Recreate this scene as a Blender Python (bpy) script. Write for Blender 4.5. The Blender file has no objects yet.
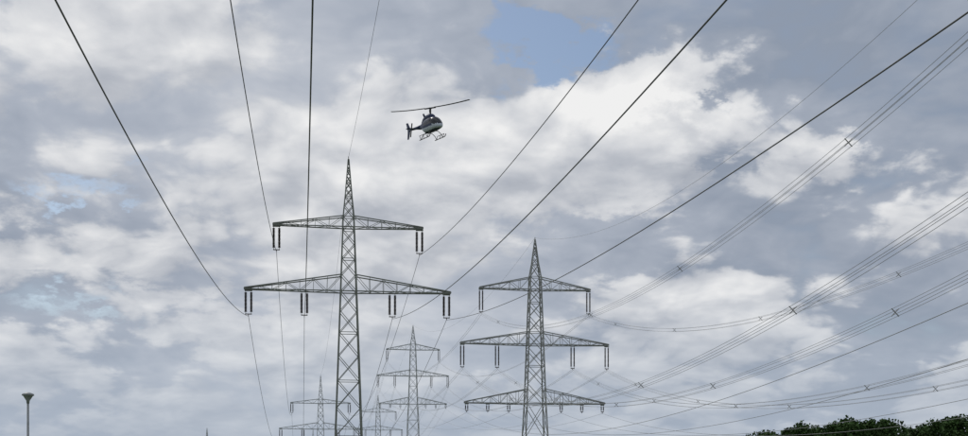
import bpy, bmesh, math, random
from mathutils import Vector, Matrix
random.seed(7)
S = bpy.context.scene
S.view_settings.view_transform = 'Standard'
S.view_settings.look = 'None'
S.view_settings.exposure = 0

# ------------------------------------------------------------ materials
def mat(name, col, rough=0.6, metal=0.0, var=0.25, scale=3.0, spec=0.5):
    m = bpy.data.materials.new(name); m.use_nodes = True
    nt = m.node_tree; b = nt.nodes['Principled BSDF']
    n = nt.nodes.new('ShaderNodeTexNoise'); n.inputs['Scale'].default_value = scale
    n.inputs['Detail'].default_value = 2
    tc = nt.nodes.new('ShaderNodeTexCoord')
    nt.links.new(tc.outputs['Object'], n.inputs['Vector'])
    r = nt.nodes.new('ShaderNodeValToRGB')
    r.color_ramp.elements[0].position = .3; r.color_ramp.elements[1].position = .7
    r.color_ramp.elements[0].color = [c*(1-var) for c in col]+[1]
    r.color_ramp.elements[1].color = [min(1, c*(1+var)) for c in col]+[1]
    nt.links.new(n.outputs['Fac'], r.inputs['Fac'])
    nt.links.new(r.outputs['Color'], b.inputs['Base Color'])
    b.inputs['Roughness'].default_value = rough
    b.inputs['Metallic'].default_value = metal
    b.inputs['Specular IOR Level'].default_value = spec
    return m
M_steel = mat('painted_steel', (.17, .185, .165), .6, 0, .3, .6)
M_steelB = mat('distance_greyed_steel', (.25, .26, .255), .6, 0, .25, .6)  # type B pylons: paler grey of distance put into the base colour
M_steel2 = mat('haze_lightened_steel', (.36, .38, .39), .55, 0, .2, .6)  # far pylons: lighter base colour stands in for aerial haze
M_ins = mat('brown_porcelain', (.03, .02, .016), .6, 0, .2, 3, .2)
M_wire = mat('aluminium_cable_weathered', (.08, .082, .085), .6, 0, .1)
M_wire2 = mat('aluminium_cable', (.24, .245, .25), .5, 0, .1)
M_pole = mat('grey_pole', (.25, .27, .28), .5, 0, .15)

# ------------------------------------------------------------ mesh helpers
def beam(bm, a, b, w, mi=0, h=None):
    a = Vector(a); b = Vector(b); d = b-a
    if d.length < 1e-4: return
    z = d.normalized()
    up = Vector((0, 0, 1)) if abs(z.z) < .9 else Vector((1, 0, 0))
    x = z.cross(up).normalized()*(w/2); y = z.cross(x).normalized()*((h or w)/2)
    vs = [bm.verts.new(p+sx*x+sy*y) for p in (a, b) for sx, sy in ((-1, -1), (1, -1), (1, 1), (-1, 1))]
    for f in ((0, 1, 2, 3), (7, 6, 5, 4), (0, 4, 5, 1), (1, 5, 6, 2), (2, 6, 7, 3), (3, 7, 4, 0)):
        fc = bm.faces.new([vs[i] for i in f]); fc.material_index = mi

def tube(bm, pts, r, seg=6, mi=0, radii=None):
    rings = []
    for i, p in enumerate(pts):
        p = Vector(p)
        t = (Vector(pts[min(i+1, len(pts)-1)])-Vector(pts[max(i-1, 0)])).normalized()
        up = Vector((0, 0, 1)) if abs(t.z) < .95 else Vector((1, 0, 0))
        x = t.cross(up).normalized(); y = t.cross(x)
        rr = radii[i] if radii else r
        rings.append([bm.verts.new(p+rr*(math.cos(2*math.pi*k/seg)*x+math.sin(2*math.pi*k/seg)*y)) for k in range(seg)])
    for i in range(len(rings)-1):
        for k in range(seg):
            f = bm.faces.new([rings[i][k], rings[i][(k+1) % seg], rings[i+1][(k+1) % seg], rings[i+1][k]])
            f.smooth = True; f.material_index = mi
    for rg in (rings[0], rings[-1][::-1]):
        f = bm.faces.new(rg[::-1]); f.material_index = mi

def finish(bm, name, mats, parent=None, smooth=False):
    bmesh.ops.recalc_face_normals(bm, faces=bm.faces)
    me = bpy.data.meshes.new(name); bm.to_mesh(me); bm.free()
    for m in mats: me.materials.append(m)
    if smooth:
        for p in me.polygons: p.use_smooth = True
    o = bpy.data.objects.new(name, me); S.collection.objects.link(o)
    if parent: o.parent = parent
    return o

def insulator(bm, x, y, zt, L, r=.16):
    n = 16
    pts = []; rad = []
    for i in range(n):
        z0 = zt-.25-(L-.5)*i/n; dz = (L-.5)/n
        pts += [(x, y, z0), (x, y, z0-dz*.55), (x, y, z0-dz*.6)]
        rad += [r*.5, r, r*.5]
    tube(bm, pts, r, 8, 1, rad)
    beam(bm, (x, y, zt), (x, y, zt-.3), .07)
    beam(bm, (x, y, zt-L+.3), (x, y, zt-L), .07)

def double_string(bm, x, zt, L, gap=.45, r=.16):
    beam(bm, (x-gap-.15, 0, zt), (x+gap+.15, 0, zt), .16)
    for s in (-1, 1): insulator(bm, x+s*gap, 0, zt, L, r)
    beam(bm, (x-gap-.08, 0, zt-L), (x+gap+.08, 0, zt-L), .12, 1)
    beam(bm, (x, 0, zt-L), (x, 0, zt-L-.3), .1, 1)

def body(bm, prof, leg=.2, br=.1):
    """prof: [(z, halfwidth)] bottom to top; splits into X braced panels"""
    def hw(z):
        for (z0, w0), (z1, w1) in zip(prof, prof[1:]):
            if z <= z1: return w0+(w1-w0)*(z-z0)/(z1-z0)
        return prof[-1][1]
    for (z0, w0), (z1, w1) in zip(prof, prof[1:]):
        z = z0; lv = [z0]
        avg = (w0+w1)
        n = max(1, round((z1-z0)/(avg*1.05+.15)))
        ws = [w0+(w1-w0)*(i+.5)/n+.15 for i in range(n)]
        tot = sum(ws)
        for w in ws: lv.append(lv[-1]+(z1-z0)*w/tot)
        for i in range(n):
            a, b = lv[i], lv[i+1]; wa, wb = hw(a), hw(b)
            ca = [Vector((sx*wa, sy*wa, a)) for sx, sy in ((-1, -1), (1, -1), (1, 1), (-1, 1))]
            cb = [Vector((sx*wb, sy*wb, b)) for sx, sy in ((-1, -1), (1, -1), (1, 1), (-1, 1))]
            lw = leg*(.55+.45*min(1, wa/1.2))
            for k in range(4):
                beam(bm, ca[k], cb[k], lw)
                k2 = (k+1) % 4
                if wa > .12:
                    beam(bm, ca[k], cb[k2], br); beam(bm, ca[k2], cb[k], br)
                if i % 2 == 0 and wa > .2: beam(bm, ca[k], ca[k2], br)
    return hw

def arm(bm, side, hwf, zb, zt, L, n, ch=.15, br=.08, tip=.35, rise=.1, tiph=.3):
    wb, wt = hwf(zb), hwf(zt)
    B = []; T = []
    for i in range(n+1):
        t = i/n
        x = wb+(L-wb)*t; xt = wt+(L-wt)*t
        y = wb+(tip-wb)*t; yt = wt+(tip-wt)*t
        B.append((x*side, y, zb+rise*t)); T.append((xt*side, yt, zt+(zb+tiph-zt)*t))
    m = lambda p, s: (p[0], p[1]*s, p[2])
    for s in (-1, 1):
        for i in range(n):
            beam(bm, m(B[i], s), m(B[i+1], s), ch); beam(bm, m(T[i], s), m(T[i+1], s), ch)
            beam(bm, m(B[i], s), m(T[i], s), br)
            if i % 2: beam(bm, m(B[i], s), m(T[i+1], s), br)
            else: beam(bm, m(T[i], s), m(B[i+1], s), br)
        beam(bm, m(B[n], s), m(T[n], s), ch)
    for i in range(n+1):
        beam(bm, m(B[i], -1), m(B[i], 1), br)
        if i < n: beam(bm, m(B[i], (-1)**i), m(B[i+1], -(-1)**i), br)
    beam(bm, m(T[n], -1), m(T[n], 1), br)

ROT = math.atan(.14)
def place(o, x, y, rot=ROT):
    o.location = (x, y, 0); o.rotation_euler = (0, 0, rot)
def att(x, y, lx, z, rot=ROT):
    return Vector((x+lx*math.cos(rot), y+lx*math.sin(rot), z))

# ---- tower type A : two crossarms
def towerA(x, y, ext=0, rot=ROT, steel=None):
    bm = bmesh.new(); e = ext
    hw = body(bm, [(0, 3.1), (11+e, 1.9), (32.1+e, 1.15), (43+e, .78), (46+e, .5), (51.5+e, .07)], .2, .09)
    for s in (-1, 1):
        arm(bm, s, hw, 32.1+e, 34.5+e, 15.0, 7, .15, .065)
        arm(bm, s, hw, 41.5+e, 43.1+e, 10.9, 5, .14, .06)
        for lx in (6.4, 14.4): double_string(bm, s*lx, 32.0+e, 3.4, .4, .23)
        double_string(bm, s*10.4, 41.4+e, 3.4, .4, .23)
    for zz in (32.1+e, 41.5+e):
        w = hw(zz)
        for sy in (-1, 1): beam(bm, (-w, sy*w, zz), (w, sy*w, zz), .15)
    beam(bm, (0, 0, 51+e), (0, 0, 51.9+e), .1)
    for sx in (-1, 1):
        for sy in (-1, 1): beam(bm, (sx*3.1, sy*3.1, -.3), (sx*3.1, sy*3.1, .25), .9)
    o = finish(bm, 'electricity_pylon', [steel or M_steel, M_ins]); place(o, x, y, rot)
    A = [att(x, y, lx, 28.3+e, rot) for lx in (-14.4, -6.4, 6.4, 14.4)]
    A += [att(x, y, lx, 37.7+e, rot) for lx in (-10.4, 10.4)]
    A += [att(x, y, 0, 51.8+e, rot)]
    return A
# ---- tower type B : three crossarms
def towerB(x, y, ext=0, rot=ROT, steel=None):
    bm = bmesh.new(); e = ext
    hw = body(bm, [(0, 2.9), (13+e, 2.0), (19+e, 1.7), (41.8+e, .95), (44+e, .6), (48.6+e, .07)], .2, .1)
    spec = [(19.0, 21.6, 12.8, 7), (29.6, 31.9, 13.5, 7), (39.5, 41.7, 10.1, 5)]
    for s in (-1, 1):
        for zb, zt, L, n in spec:
            arm(bm, s, hw, zb+e, zt+e, L, n, .15, .07)
        double_string(bm, s*9.8, 39.4+e, 4.0, .28, .17)
        double_string(bm, s*13.2, 29.5+e, 4.0, .28, .17)
        double_string(bm, s*6.9, 29.5+e, 4.0, .28, .17)
        for lx in (12.4, 8.6, 4.8):
            double_string(bm, s*lx, 18.9+e, 1.2, .2, .14)
    for zz in (19.0+e, 29.6+e, 39.5+e):
        w = hw(zz)
        for sy in (-1, 1): beam(bm, (-w, sy*w, zz), (w, sy*w, zz), .15)
    beam(bm, (0, 0, 48.2+e), (0, 0, 49+e), .1)
    for sx in (-1, 1):
        for sy in (-1, 1): beam(bm, (sx*2.9, sy*2.9, -.3), (sx*2.9, sy*2.9, .25), .9)
    o = finish(bm, 'electricity_pylon', [steel or M_steelB, M_ins]); place(o, x, y, rot)
    T = [att(x, y, lx, 35.1+e, rot) for lx in (-9.8, 9.8)]
    Md = [att(x, y, lx, 25.2+e, rot) for lx in (-13.2, -6.9, 6.9, 13.2)]
    Lo = [att(x, y, lx, 17.4+e, rot) for lx in (-12.4, -4.8, 4.8, 12.4)]
    E = [att(x, y, 0, 48.9+e, rot)]
    return T, Md, Lo, E

def span(bm, p, q, sag, r, n=60, off=(0, 0)):
    pts = []
    d = (q-p); d.z = 0; d.normalize(); sx = Vector((d.y, -d.x, 0))
    for i in range(n+1):
        t = i/n
        v = p.lerp(q, t); v = v+Vector((0, 0, -4*sag*t*(1-t)))+sx*off[0]+Vector((0, 0, off[1]))
        pts.append(v)
    tube(bm, pts, r, 5)
    return pts

# ---- line A
AX = lambda y: -19.8-.14*(y-190)
A0 = towerA(AX(-160), -160, 0)
A1 = towerA(AX(190), 190, 0)
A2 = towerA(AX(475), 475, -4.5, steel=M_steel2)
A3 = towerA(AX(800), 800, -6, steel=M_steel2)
bm = bmesh.new()
for (P, Q, sg, se) in ((A1, A0, 11.2, 9), (A1, A2, 8, 6), (A2, A3, 9, 7)):
    for i, (p, q) in enumerate(zip(P, Q)):
        last = i == 6
        span(bm, p, q, se if last else sg, .018 if last else .034, 70)
finish(bm, 'power_line', [M_wire])

# ---- line B
BX = lambda y: 9.18-.14*(y-234)
B0 = towerB(BX(-4), -4, 0)
B1 = towerB(BX(234), 234, 0)
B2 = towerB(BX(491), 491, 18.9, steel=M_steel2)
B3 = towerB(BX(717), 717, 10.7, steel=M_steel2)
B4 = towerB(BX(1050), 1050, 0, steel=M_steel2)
bm = bmesh.new()
h = .2
quad = ((-h, -h), (h, -h), (h, h), (-h, h))
def bundle(p, q, sag, near):
    if near:
        for o in quad: c = span(bm, p, q, sag, .014, 80, o)
        L = (q-p).length; n = int(L/32)
        d = (q-p); d.z = 0; d.normalize(); sx = Vector((d.y, -d.x, 0))
        for i in range(n):
            t = (i+.6)/n
            v = p.lerp(q, t)+Vector((0, 0, -4*sag*t*(1-t)))
            for a, b in ((quad[0], quad[2]), (quad[1], quad[3])):
                beam(bm, v+sx*a[0]*1.15+Vector((0, 0, a[1]*1.15)), v+sx*b[0]*1.15+Vector((0, 0, b[1]*1.15)), .045)
    else:
        for o in ((-h, 0), (h, 0)): span(bm, p, q, sag, .022, 60, o)
for (P, Q, near, sg) in ((B1, B0, True, 13.8), (B1, B2, False, 8), (B2, B3, False, 8), (B3, B4, False, 9)):
    for g in (0, 1):
        for p, q in zip(P[g], Q[g]): bundle(p, q, sg, near)
    for p, q in zip(P[2], Q[2]): span(bm, p, q, sg*.65, .02)
    for p, q in zip(P[3], Q[3]): span(bm, p, q, sg, .016)
finish(bm, 'power_line', [M_wire2])

# far away pylon
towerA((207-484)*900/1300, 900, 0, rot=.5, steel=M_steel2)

# ------------------------------------------------------------ street lamp
bm = bmesh.new()
tube(bm, [(0, 0, 0), (0, 0, .9), (0, 0, .95), (0, 0, 7.0)], .08, 12, 0, [.11, .11, .085, .06])
tube(bm, [(0, 0, 6.9), (0, 0, 7.05), (0, 0, 7.3), (0, 0, 7.34), (0, 0, 7.42), (0, 0, 7.5)], .1, 20, 0, [.07, .09, .25, .33, .3, .08])
o = finish(bm, 'street_lamp', [M_pole]); o.location = ((28-484)*70/1300, 70, 0)

# ------------------------------------------------------------ helicopter
M_blue = mat('heli_dark_blue_paint', (.013, .028, .085), .45, 0, .1, 3, .25)
M_white = mat('heli_light_grey_paint', (.55, .6, .68), .4, 0, .05, 3, .3)
M_glass = mat('heli_tinted_glass', (.012, .015, .02), .15, 0, .05, 3, .3)
M_blade = mat('rotor_blade_grey', (.03, .03, .034), .6, 0, .1)
heli = bpy.data.objects.new('helicopter', None); S.collection.objects.link(heli)

def loft(bm, secs, seg=20, pw=2.3, paint=None):
    rings = []
    for x, zc, hy, hz in secs:
        rg = []
        for k in range(seg):
            a = 2*math.pi*k/seg; c, s = math.cos(a), math.sin(a)
            rg.append(bm.verts.new((x, hy*math.copysign(abs(c)**(2/pw), c), zc+hz*math.copysign(abs(s)**(2/pw), s))))
        rings.append(rg)
    for i in range(len(rings)-1):
        for k in range(seg):
            f = bm.faces.new([rings[i][k], rings[i][(k+1) % seg], rings[i+1][(k+1) % seg], rings[i+1][k]])
            f.smooth = True
            if paint: f.material_index = paint(f.calc_center_median())
    for rg in (rings[0], rings[-1]):
        f = bm.faces.new(rg)
        if paint: f.material_index = paint(f.calc_center_median())

def fp(c):
    # 0 blue 1 light 2 glass
    if .05 < c.z < .62 and c.x > -1.0:
        if c.x > 1.0: return 2 if (abs(c.y) > .05) else 0
        if abs(c.x-.15) < .07 or abs(c.x+.95) < .08: return 0
        return 2
    if c.x > 1.6 and -.1 < c.z <= .05: return 2
    if -.62 < c.z <= -.15 and c.x > -1.6: return 1
    return 0
bm = bmesh.new()
secs = [(2.62, -.38, .05, .05), (2.55, -.36, .24, .20), (2.35, -.30, .40, .34), (2.1, -.22, .5, .46), (1.8, -.12, .58, .58),
        (1.5, -.03, .63, .70), (1.15, .03, .65, .78), (.8, .05, .66, .82), (.45, .05, .66, .83), (.2, .05, .66, .83), (.08, .05, .66, .83), (-.3, .05, .66, .82), (-.7, .05, .65, .81),
        (-.88, .05, .64, .80), (-1.05, .05, .62, .78), (-1.5, .12, .52, .66), (-2.0, .22, .38, .48), (-2.4, .30, .26, .32), (-2.8, .34, .2, .23)]
loft(bm, secs, 28, 2.5, fp)
finish(bm, 'fuselage', [M_blue, M_white, M_glass], heli)
bm = bmesh.new()
loft(bm, [(.9, .82, .1, .05), (.7, .9, .28, .18), (.3, .98, .36, .3), (-.3, 1.0, .38, .34), (-1.0, .95, .38, .34), (-1.6, .82, .33, .3), (-2.2, .6, .22, .2), (-2.5, .5, .1, .1)], 16, 2.6)
tube(bm, [(-1.1, .25, 1.15), (-1.25, .33, 1.5)], .11, 10); tube(bm, [(-1.1, -.25, 1.15), (-1.25, -.33, 1.5)], .11, 10)
finish(bm, 'engine_cowling', [M_blue], heli)
bm = bmesh.new()
loft(bm, [(-2.5, .34, .21, .24), (-4, .42, .16, .18), (-5.5, .5, .12, .13), (-6.6, .55, .08, .09)], 14, 2)
finish(bm, 'tail_boom', [M_blue], heli)
bm = bmesh.new()
def slab(bm, pts, th, axis):
    ax = Vector(axis)*th/2
    a = [bm.verts.new(Vector(p)+ax) for p in pts]; b = [bm.verts.new(Vector(p)-ax) for p in pts]
    bm.faces.new(a); bm.faces.new(b[::-1]); n = len(pts)
    for i in range(n): bm.faces.new([a[i], b[i], b[(i+1) % n], a[(i+1) % n]])
slab(bm, [(-5.9, 0, .5), (-6.7, 0, 1.45), (-7.1, 0, 1.45), (-6.75, 0, .5), (-7.0, 0, -.45), (-6.7, 0, -.45), (-6.1, 0, .5)], .09, (0, 1, 0))
finish(bm, 'vertical_fin', [M_blue], heli)
bm = bmesh.new()
slab(bm, [(-4.5, -1.0, .46), (-4.5, 1.0, .46), (-5.05, 1.0, .44), (-5.05, -1.0, .44)], .07, (0, 0, 1))
finish(bm, 'horizontal_stabiliser', [M_blue], heli)
bm = bmesh.new()
tube(bm, [(-6.45, 0, .58), (-6.45, .32, .58)], .05, 8)
a = math.radians(65)
for s in (-1, 1):
    beam(bm, (-6.45, .3, .58), (-6.45+s*.83*math.cos(a), .3, .58+s*.83*math.sin(a)), .14, 0, .04)
finish(bm, 'tail_rotor', [M_blade], heli)
bm = bmesh.new()
tube(bm, [(0, 0, 1.2), (0, 0, 1.95)], .07, 10)
tube(bm, [(0, 0, 1.83), (0, 0, 1.88), (0, 0, 1.98), (0, 0, 2.03)], .2, 12, 0, [.1, .2, .2, .1])
for s in (-1, 1):
    beam(bm, (s*.15, .0, 1.2), (s*.25, 0, 1.8), .05)
finish(bm, 'rotor_mast', [M_blade], heli)
bm = bmesh.new()
beam(bm, (-.7, 0, 1.95), (.7, 0, 1.95), .2, 0, .12)
for s in (-1, 1):
    pts = []
    for i in range(9):
        t = i/8
        pts.append((s*(.6+4.5*t), 1.95+.05+.22*t*t))
    for (xa, za), (xb, zb) in zip(pts, pts[1:]):
        beam(bm, (xa, 0, za), (xb, 0, zb), .33, 0, .05)
rotor = finish(bm, 'main_rotor', [M_blade], heli)
bm = bmesh.new()
for s in (-1, 1):
    y = s*.98
    tube(bm, [(1.75, y, -1.2), (1.62, y, -1.36), (1.4, y, -1.45), (.5, y, -1.46), (-1.3, y, -1.46)], .05, 8)
    for x in (.85, -.85):
        tube(bm, [(x, 0, -.72), (x, s*.45, -.78), (x, s*.8, -1.1), (x, y, -1.45)], .04, 8)
    tube(bm, [(.95, s*1.15, -1.05), (-.95, s*1.15, -1.05)], .035, 6)
    for x in (.9, 0, -.9): tube(bm, [(x, s*1.15, -1.05), (x, s*.98, -1.45)], .03, 6)
finish(bm, 'landing_skids', [M_blade], heli)
heading = math.radians(-64)   # nose toward the camera and to the right
R = Matrix.Rotation(math.radians(-3.5), 4, 'Y') @ Matrix.Rotation(heading, 4, 'Z') @ Matrix.Rotation(math.radians(6), 4, 'Y') @ Matrix.Rotation(math.radians(3), 4, 'X')
heli.matrix_world = Matrix.Translation((-6.1, 150, 44.9)) @ R
rotor.rotation_euler = (0, 0, math.radians(-26)-heading)

# ------------------------------------------------------------ trees (one distant mass)
M_leaf = mat('dark_foliage', (.045, .085, .025), .7, 0, .5, .5, .1)
M_bark = mat('bark', (.06, .045, .03), .9)
bm = bmesh.new()
def tree(bm, x, y, H, W, dens=1.0):
    rnd = random
    th = H*.3
    tube(bm, [(x, y, 0), (x+.1, y, th), (x+.2, y+.1, H*.65)], .3, 7, 1, [.38, .26, .1])
    cl = []
    n = int(30*dens)
    for i in range(n):
        a = rnd.random()*6.283; v = rnd.random()**.8
        z = H*(.26+.74*v)
        prof = math.sin(math.pi*min(1, (.12+.88*v)**.9))**.5 if v < .97 else .2
        r = W*.5*prof*math.sqrt(rnd.random())
        c = Vector((x+r*math.cos(a), y+r*math.sin(a), z-.9))
        cl.append((c, rnd.uniform(.8, 1.6)*W/8))
    for i, (c, R_) in enumerate(cl):
        if i % 4 == 0: tube(bm, [(x, y, min(c.z*.7, H*.55)), c], .08, 4, 1, [.12, .03])
        for k in range(int(75*dens)):
            d = Vector((rnd.gauss(0, 1), rnd.gauss(0, 1), rnd.gauss(0, .75)))
            d = d.normalized()*R_*(rnd.random()**.4)*1.15
            p = c+d; s = rnd.uniform(.14, .36)
            u = Vector((rnd.gauss(0, 1), rnd.gauss(0, 1), rnd.gauss(0, 1))).normalized()
            w = u.cross(Vector((rnd.gauss(0, 1), rnd.gauss(0, 1), rnd.gauss(0, 1)))).normalized()
            f = bm.faces.new([bm.verts.new(p+s*u), bm.verts.new(p+s*w), bm.verts.new(p-s*u), bm.verts.new(p-s*w*.8)])
            f.material_index = 0
def topz(px):
    ks = [(752, 437), (772, 433), (800, 428), (830, 424), (862, 420), (885, 422), (903, 428), (914, 432), (925, 426), (940, 420), (968, 418), (1010, 415), (1200, 410)]
    for (a, ya), (b, yb) in zip(ks, ks[1:]):
        if px <= b: return ya+(yb-ya)*(px-a)/(b-a)
    return 415
px = 748
while px < 1110:
    for row in range(2):
        D = 250+row*9+random.uniform(-3, 3)
        H = 1.7+(503.5-topz(px)+random.uniform(-1.5, 1.5)-row*.5)*D/1300
        tree(bm, (px+random.uniform(-3, 3)-484)*D/1300, D, H, random.uniform(6, 9))
    px += random.uniform(10, 16)
finish(bm, 'tree_row', [M_leaf, M_bark])

# ------------------------------------------------------------ ground
me = bpy.data.meshes.new('ground')
g = 9000
me.from_pydata([(-g, -g, 0), (g, -g, 0), (g, g, 0), (-g, g, 0)], [], [(0, 1, 2, 3)])
gm = mat('meadow_grass', (.07, .095, .035), .9, 0, .35, .05)
me.materials.append(gm)
go = bpy.data.objects.new('ground', me); S.collection.objects.link(go)

# ------------------------------------------------------------ sky
SUN_EL, SUN_AZ = math.radians(48), math.radians(-35)
w = bpy.data.worlds.new('World'); S.world = w; w.use_nodes = True
try:
    w.cycles.sampling_method = 'MANUAL'; w.cycles.sample_map_resolution = 128
except Exception as e: print(e)
nt = w.node_tree; nt.nodes.clear(); N = nt.nodes; Lk = nt.links
class G:
    def __init__(s, t): s.t = t
    def put(s, sock, v):
        if isinstance(v, bpy.types.NodeSocket): s.t.links.new(v, sock)
        elif v is not None: sock.default_value = v
    def m(s, op, a, b=None, c=None, clamp=False):
        n = s.t.nodes.new('ShaderNodeMath'); n.operation = op; n.use_clamp = clamp
        s.put(n.inputs[0], a); s.put(n.inputs[1], b); s.put(n.inputs[2], c); return n.outputs[0]
    def add(s, *a):
        r = a[0]
        for x in a[1:]: r = s.m('ADD', r, x)
        return r
    def v(s, op, a, b=None, sc=None):
        n = s.t.nodes.new('ShaderNodeVectorMath'); n.operation = op
        s.put(n.inputs[0], a); s.put(n.inputs[1], b)
        if sc is not None: s.put(n.inputs['Scale'], sc)
        return n.outputs['Value'] if op in ('LENGTH', 'DISTANCE', 'DOT_PRODUCT') else n.outputs['Vector']
    def sep(s, a):
        n = s.t.nodes.new('ShaderNodeSeparateXYZ'); s.put(n.inputs[0], a); return n.outputs
    def comb(s, x, y, z):
        n = s.t.nodes.new('ShaderNodeCombineXYZ'); s.put(n.inputs[0], x); s.put(n.inputs[1], y); s.put(n.inputs[2], z); return n.outputs[0]
    def noise(s, vec, scale, det, rough=.5, out='Fac', dim='2D'):
        n = s.t.nodes.new('ShaderNodeTexNoise'); n.noise_dimensions = dim; s.put(n.inputs['Vector'], vec)
        n.inputs['Scale'].default_value = scale; n.inputs['Detail'].default_value = det
        n.inputs['Roughness'].default_value = rough
        return n.outputs[out]
    def vor(s, vec, scale, det, rough=.5):
        n = s.t.nodes.new('ShaderNodeTexVoronoi'); n.voronoi_dimensions = '2D'; n.feature = 'F1'; s.put(n.inputs['Vector'], vec)
        n.inputs['Scale'].default_value = scale; n.inputs['Detail'].default_value = det
        n.inputs['Roughness'].default_value = rough
        n.normalize = True
        return n.outputs['Distance']
    def rng(s, x, a, b, c=0., d=1., smooth=True):
        n = s.t.nodes.new('ShaderNodeMapRange'); n.interpolation_type = 'SMOOTHSTEP' if smooth else 'LINEAR'
        s.put(n.inputs['Value'], x)
        for k, v in zip(('From Min', 'From Max', 'To Min', 'To Max'), (a, b, c, d)): n.inputs[k].default_value = v
        return n.outputs['Result']
    def ramp(s, x, els):
        n = s.t.nodes.new('ShaderNodeValToRGB'); s.put(n.inputs[0], x)
        r = n.color_ramp
        while len(r.elements) < len(els): r.elements.new(.5)
        for e, (p, c) in zip(r.elements, els): e.position = p; e.color = list(c)+[1]
        return n.outputs[0]
    def mix(s, f, a, b):
        n = s.t.nodes.new('ShaderNodeMix'); n.data_type = 'RGBA'
        s.put(n.inputs[0], f); s.put(n.inputs[6], a); s.put(n.inputs[7], b); return n.outputs[2]

q = G(nt)
tc = N.new('ShaderNodeTexCoord'); d = q.v('NORMALIZE', tc.outputs['Generated'])
sx, sy, sz = q.sep(d)
den = q.m('ADD', q.m('MAXIMUM', sz, 0.0), .33)
P0 = q.comb(q.m('DIVIDE', sx, den), q.m('DIVIDE', sy, den), 0.0)
wp = q.noise(P0, 5.0, 2, .5, 'Color')
P = q.v('ADD', P0, q.v('SCALE', q.v('SUBTRACT', wp, (.5, .5, .5)), None, .08))
def dens(off, det, vd):
    p = q.v('ADD', P, off)
    n2 = q.noise(p, 2.5, det, .57)
    v1 = q.m('SUBTRACT', 1, q.vor(p, 5.5, vd, .6))
    return q.m('ADD', q.m('MULTIPLY', n2, .62), q.m('MULTIPLY', v1, .38))
D0 = dens((5.3, 2.9, 0), 9, 3); D1 = dens((5.285, 2.845, 0), 5, 2)
rel = q.m('SUBTRACT', D0, D1)
wf = q.noise(P0, 9.0, 6, .62, 'Color')
dw = q.v('ADD', d, q.v('SCALE', q.v('SUBTRACT', wf, (.5, .5, .5)), None, .12))
def blobs(lst):
    acc = None
    for px, py, rx, ry, amp in lst:
        t = Vector(((px-484)/1300, 1, (500-py)/1300)).normalized()
        u = q.v('MULTIPLY', q.v('SUBTRACT', dw, tuple(t)), (1300/rx, 1300/rx, 1300/ry))
        b = q.rng(q.v('LENGTH', u), 0, 1, amp, 0.)
        acc = b if acc is None else q.m('ADD', acc, b)
    return acc
bright = blobs([(645, 80, 140, 65, 1.35), (440, 172, 140, 55, .9), (850, 168, 120, 45, .7), (200, 325, 190, 50, .8),
                (10, 255, 130, 75, .9), (150, 15, 190, 45, .5), (700, 10, 100, 40, .6), (740, 300, 190, 50, .4), (640, 190, 80, 30, .4), (60, 370, 150, 40, .5),
                (860, 60, 200, 90, -.7), (690, 140, 90, 28, -.8), (80, 105, 190, 50, -.4), (590, 240, 160, 38, -.6), (250, 235, 140, 30, -.3)])
hole = blobs([(553, 45, 80, 36, 1.0), (520, 72, 50, 20, .5), (85, 182, 110, 26, .7), (500, 112, 50, 20, .4), (100, 300, 90, 20, .35)])
low = q.noise(P, 1.2, 3, .5)
low2 = q.noise(P0, 2.6, 2, .5)
deckv = q.add(low, q.m('MULTIPLY', D0, .45), q.m('MULTIPLY', bright, .09), q.m('MULTIPLY', rel, 1.0))
deck = q.ramp(q.rng(deckv, .45, .98, 0, 1, False), [(0, (.275, .32, .40)), (.5, (.41, .45, .525)), (1, (.61, .635, .685))])
cm = q.add(D0, q.m('MULTIPLY', bright, .11), q.m('MULTIPLY', q.m('SUBTRACT', low2, .5), .33))
mask = q.rng(cm, .53, .60)
cv = q.add(q.m('MULTIPLY', rel, 2.6), .48, q.m('MULTIPLY', bright, .13), q.m('MULTIPLY', q.m('SUBTRACT', cm, .58), .8))
cum = q.ramp(cv, [(0.0, (.36, .39, .45)), (.35, (.49, .515, .565)), (.65, (.66, .675, .705)), (1., (.87, .87, .87))])
sky = N.new('ShaderNodeTexSky'); sky.sky_type = 'NISHITA'; sky.sun_disc = False
sky.sun_elevation = SUN_EL; sky.sun_rotation = SUN_AZ
skyc = q.v('SCALE', sky.outputs[0], None, .085)
cov = q.rng(q.m('SUBTRACT', q.add(q.m('MULTIPLY', low, .4), D0), q.m('MULTIPLY', hole, .55)), .36, .64)
col = q.mix(cov, skyc, deck)
mask = q.m('MULTIPLY', mask, q.rng(q.m('SUBTRACT', hole, q.m('MULTIPLY', q.m('SUBTRACT', D0, .5), 4.0)), .2, .8, 1, 0))
col = q.mix(mask, col, cum)
haze = q.rng(sz, .03, .19, .72, 0.)
col = q.mix(haze, col, (.39, .455, .55, 1))
bg = N.new('ShaderNodeBackground'); Lk.new(col, bg.inputs[0]); bg.inputs[1].default_value = 1
out = N.new('ShaderNodeOutputWorld'); Lk.new(bg.outputs[0], out.inputs[0])

sl = bpy.data.lights.new('sun', 'SUN'); sl.energy = 1.5; sl.angle = math.radians(12); sl.color = (1, .95, .88)
so = bpy.data.objects.new('sun', sl); S.collection.objects.link(so)
sd = Vector((math.sin(SUN_AZ)*math.cos(SUN_EL), math.cos(SUN_AZ)*math.cos(SUN_EL), math.sin(SUN_EL)))
so.rotation_euler = sd.to_track_quat('Z', 'Y').to_euler()

# ------------------------------------------------------------ camera
c = bpy.data.cameras.new('camera'); c.sensor_width = 36; c.lens = 1300/968*36
c.shift_y = (500-218)/968; c.clip_end = 30000
co = bpy.data.objects.new('camera', c); S.collection.objects.link(co)
co.location = (0, 0, 1.7); co.rotation_euler = (math.pi/2, 0, 0)
S.camera = co
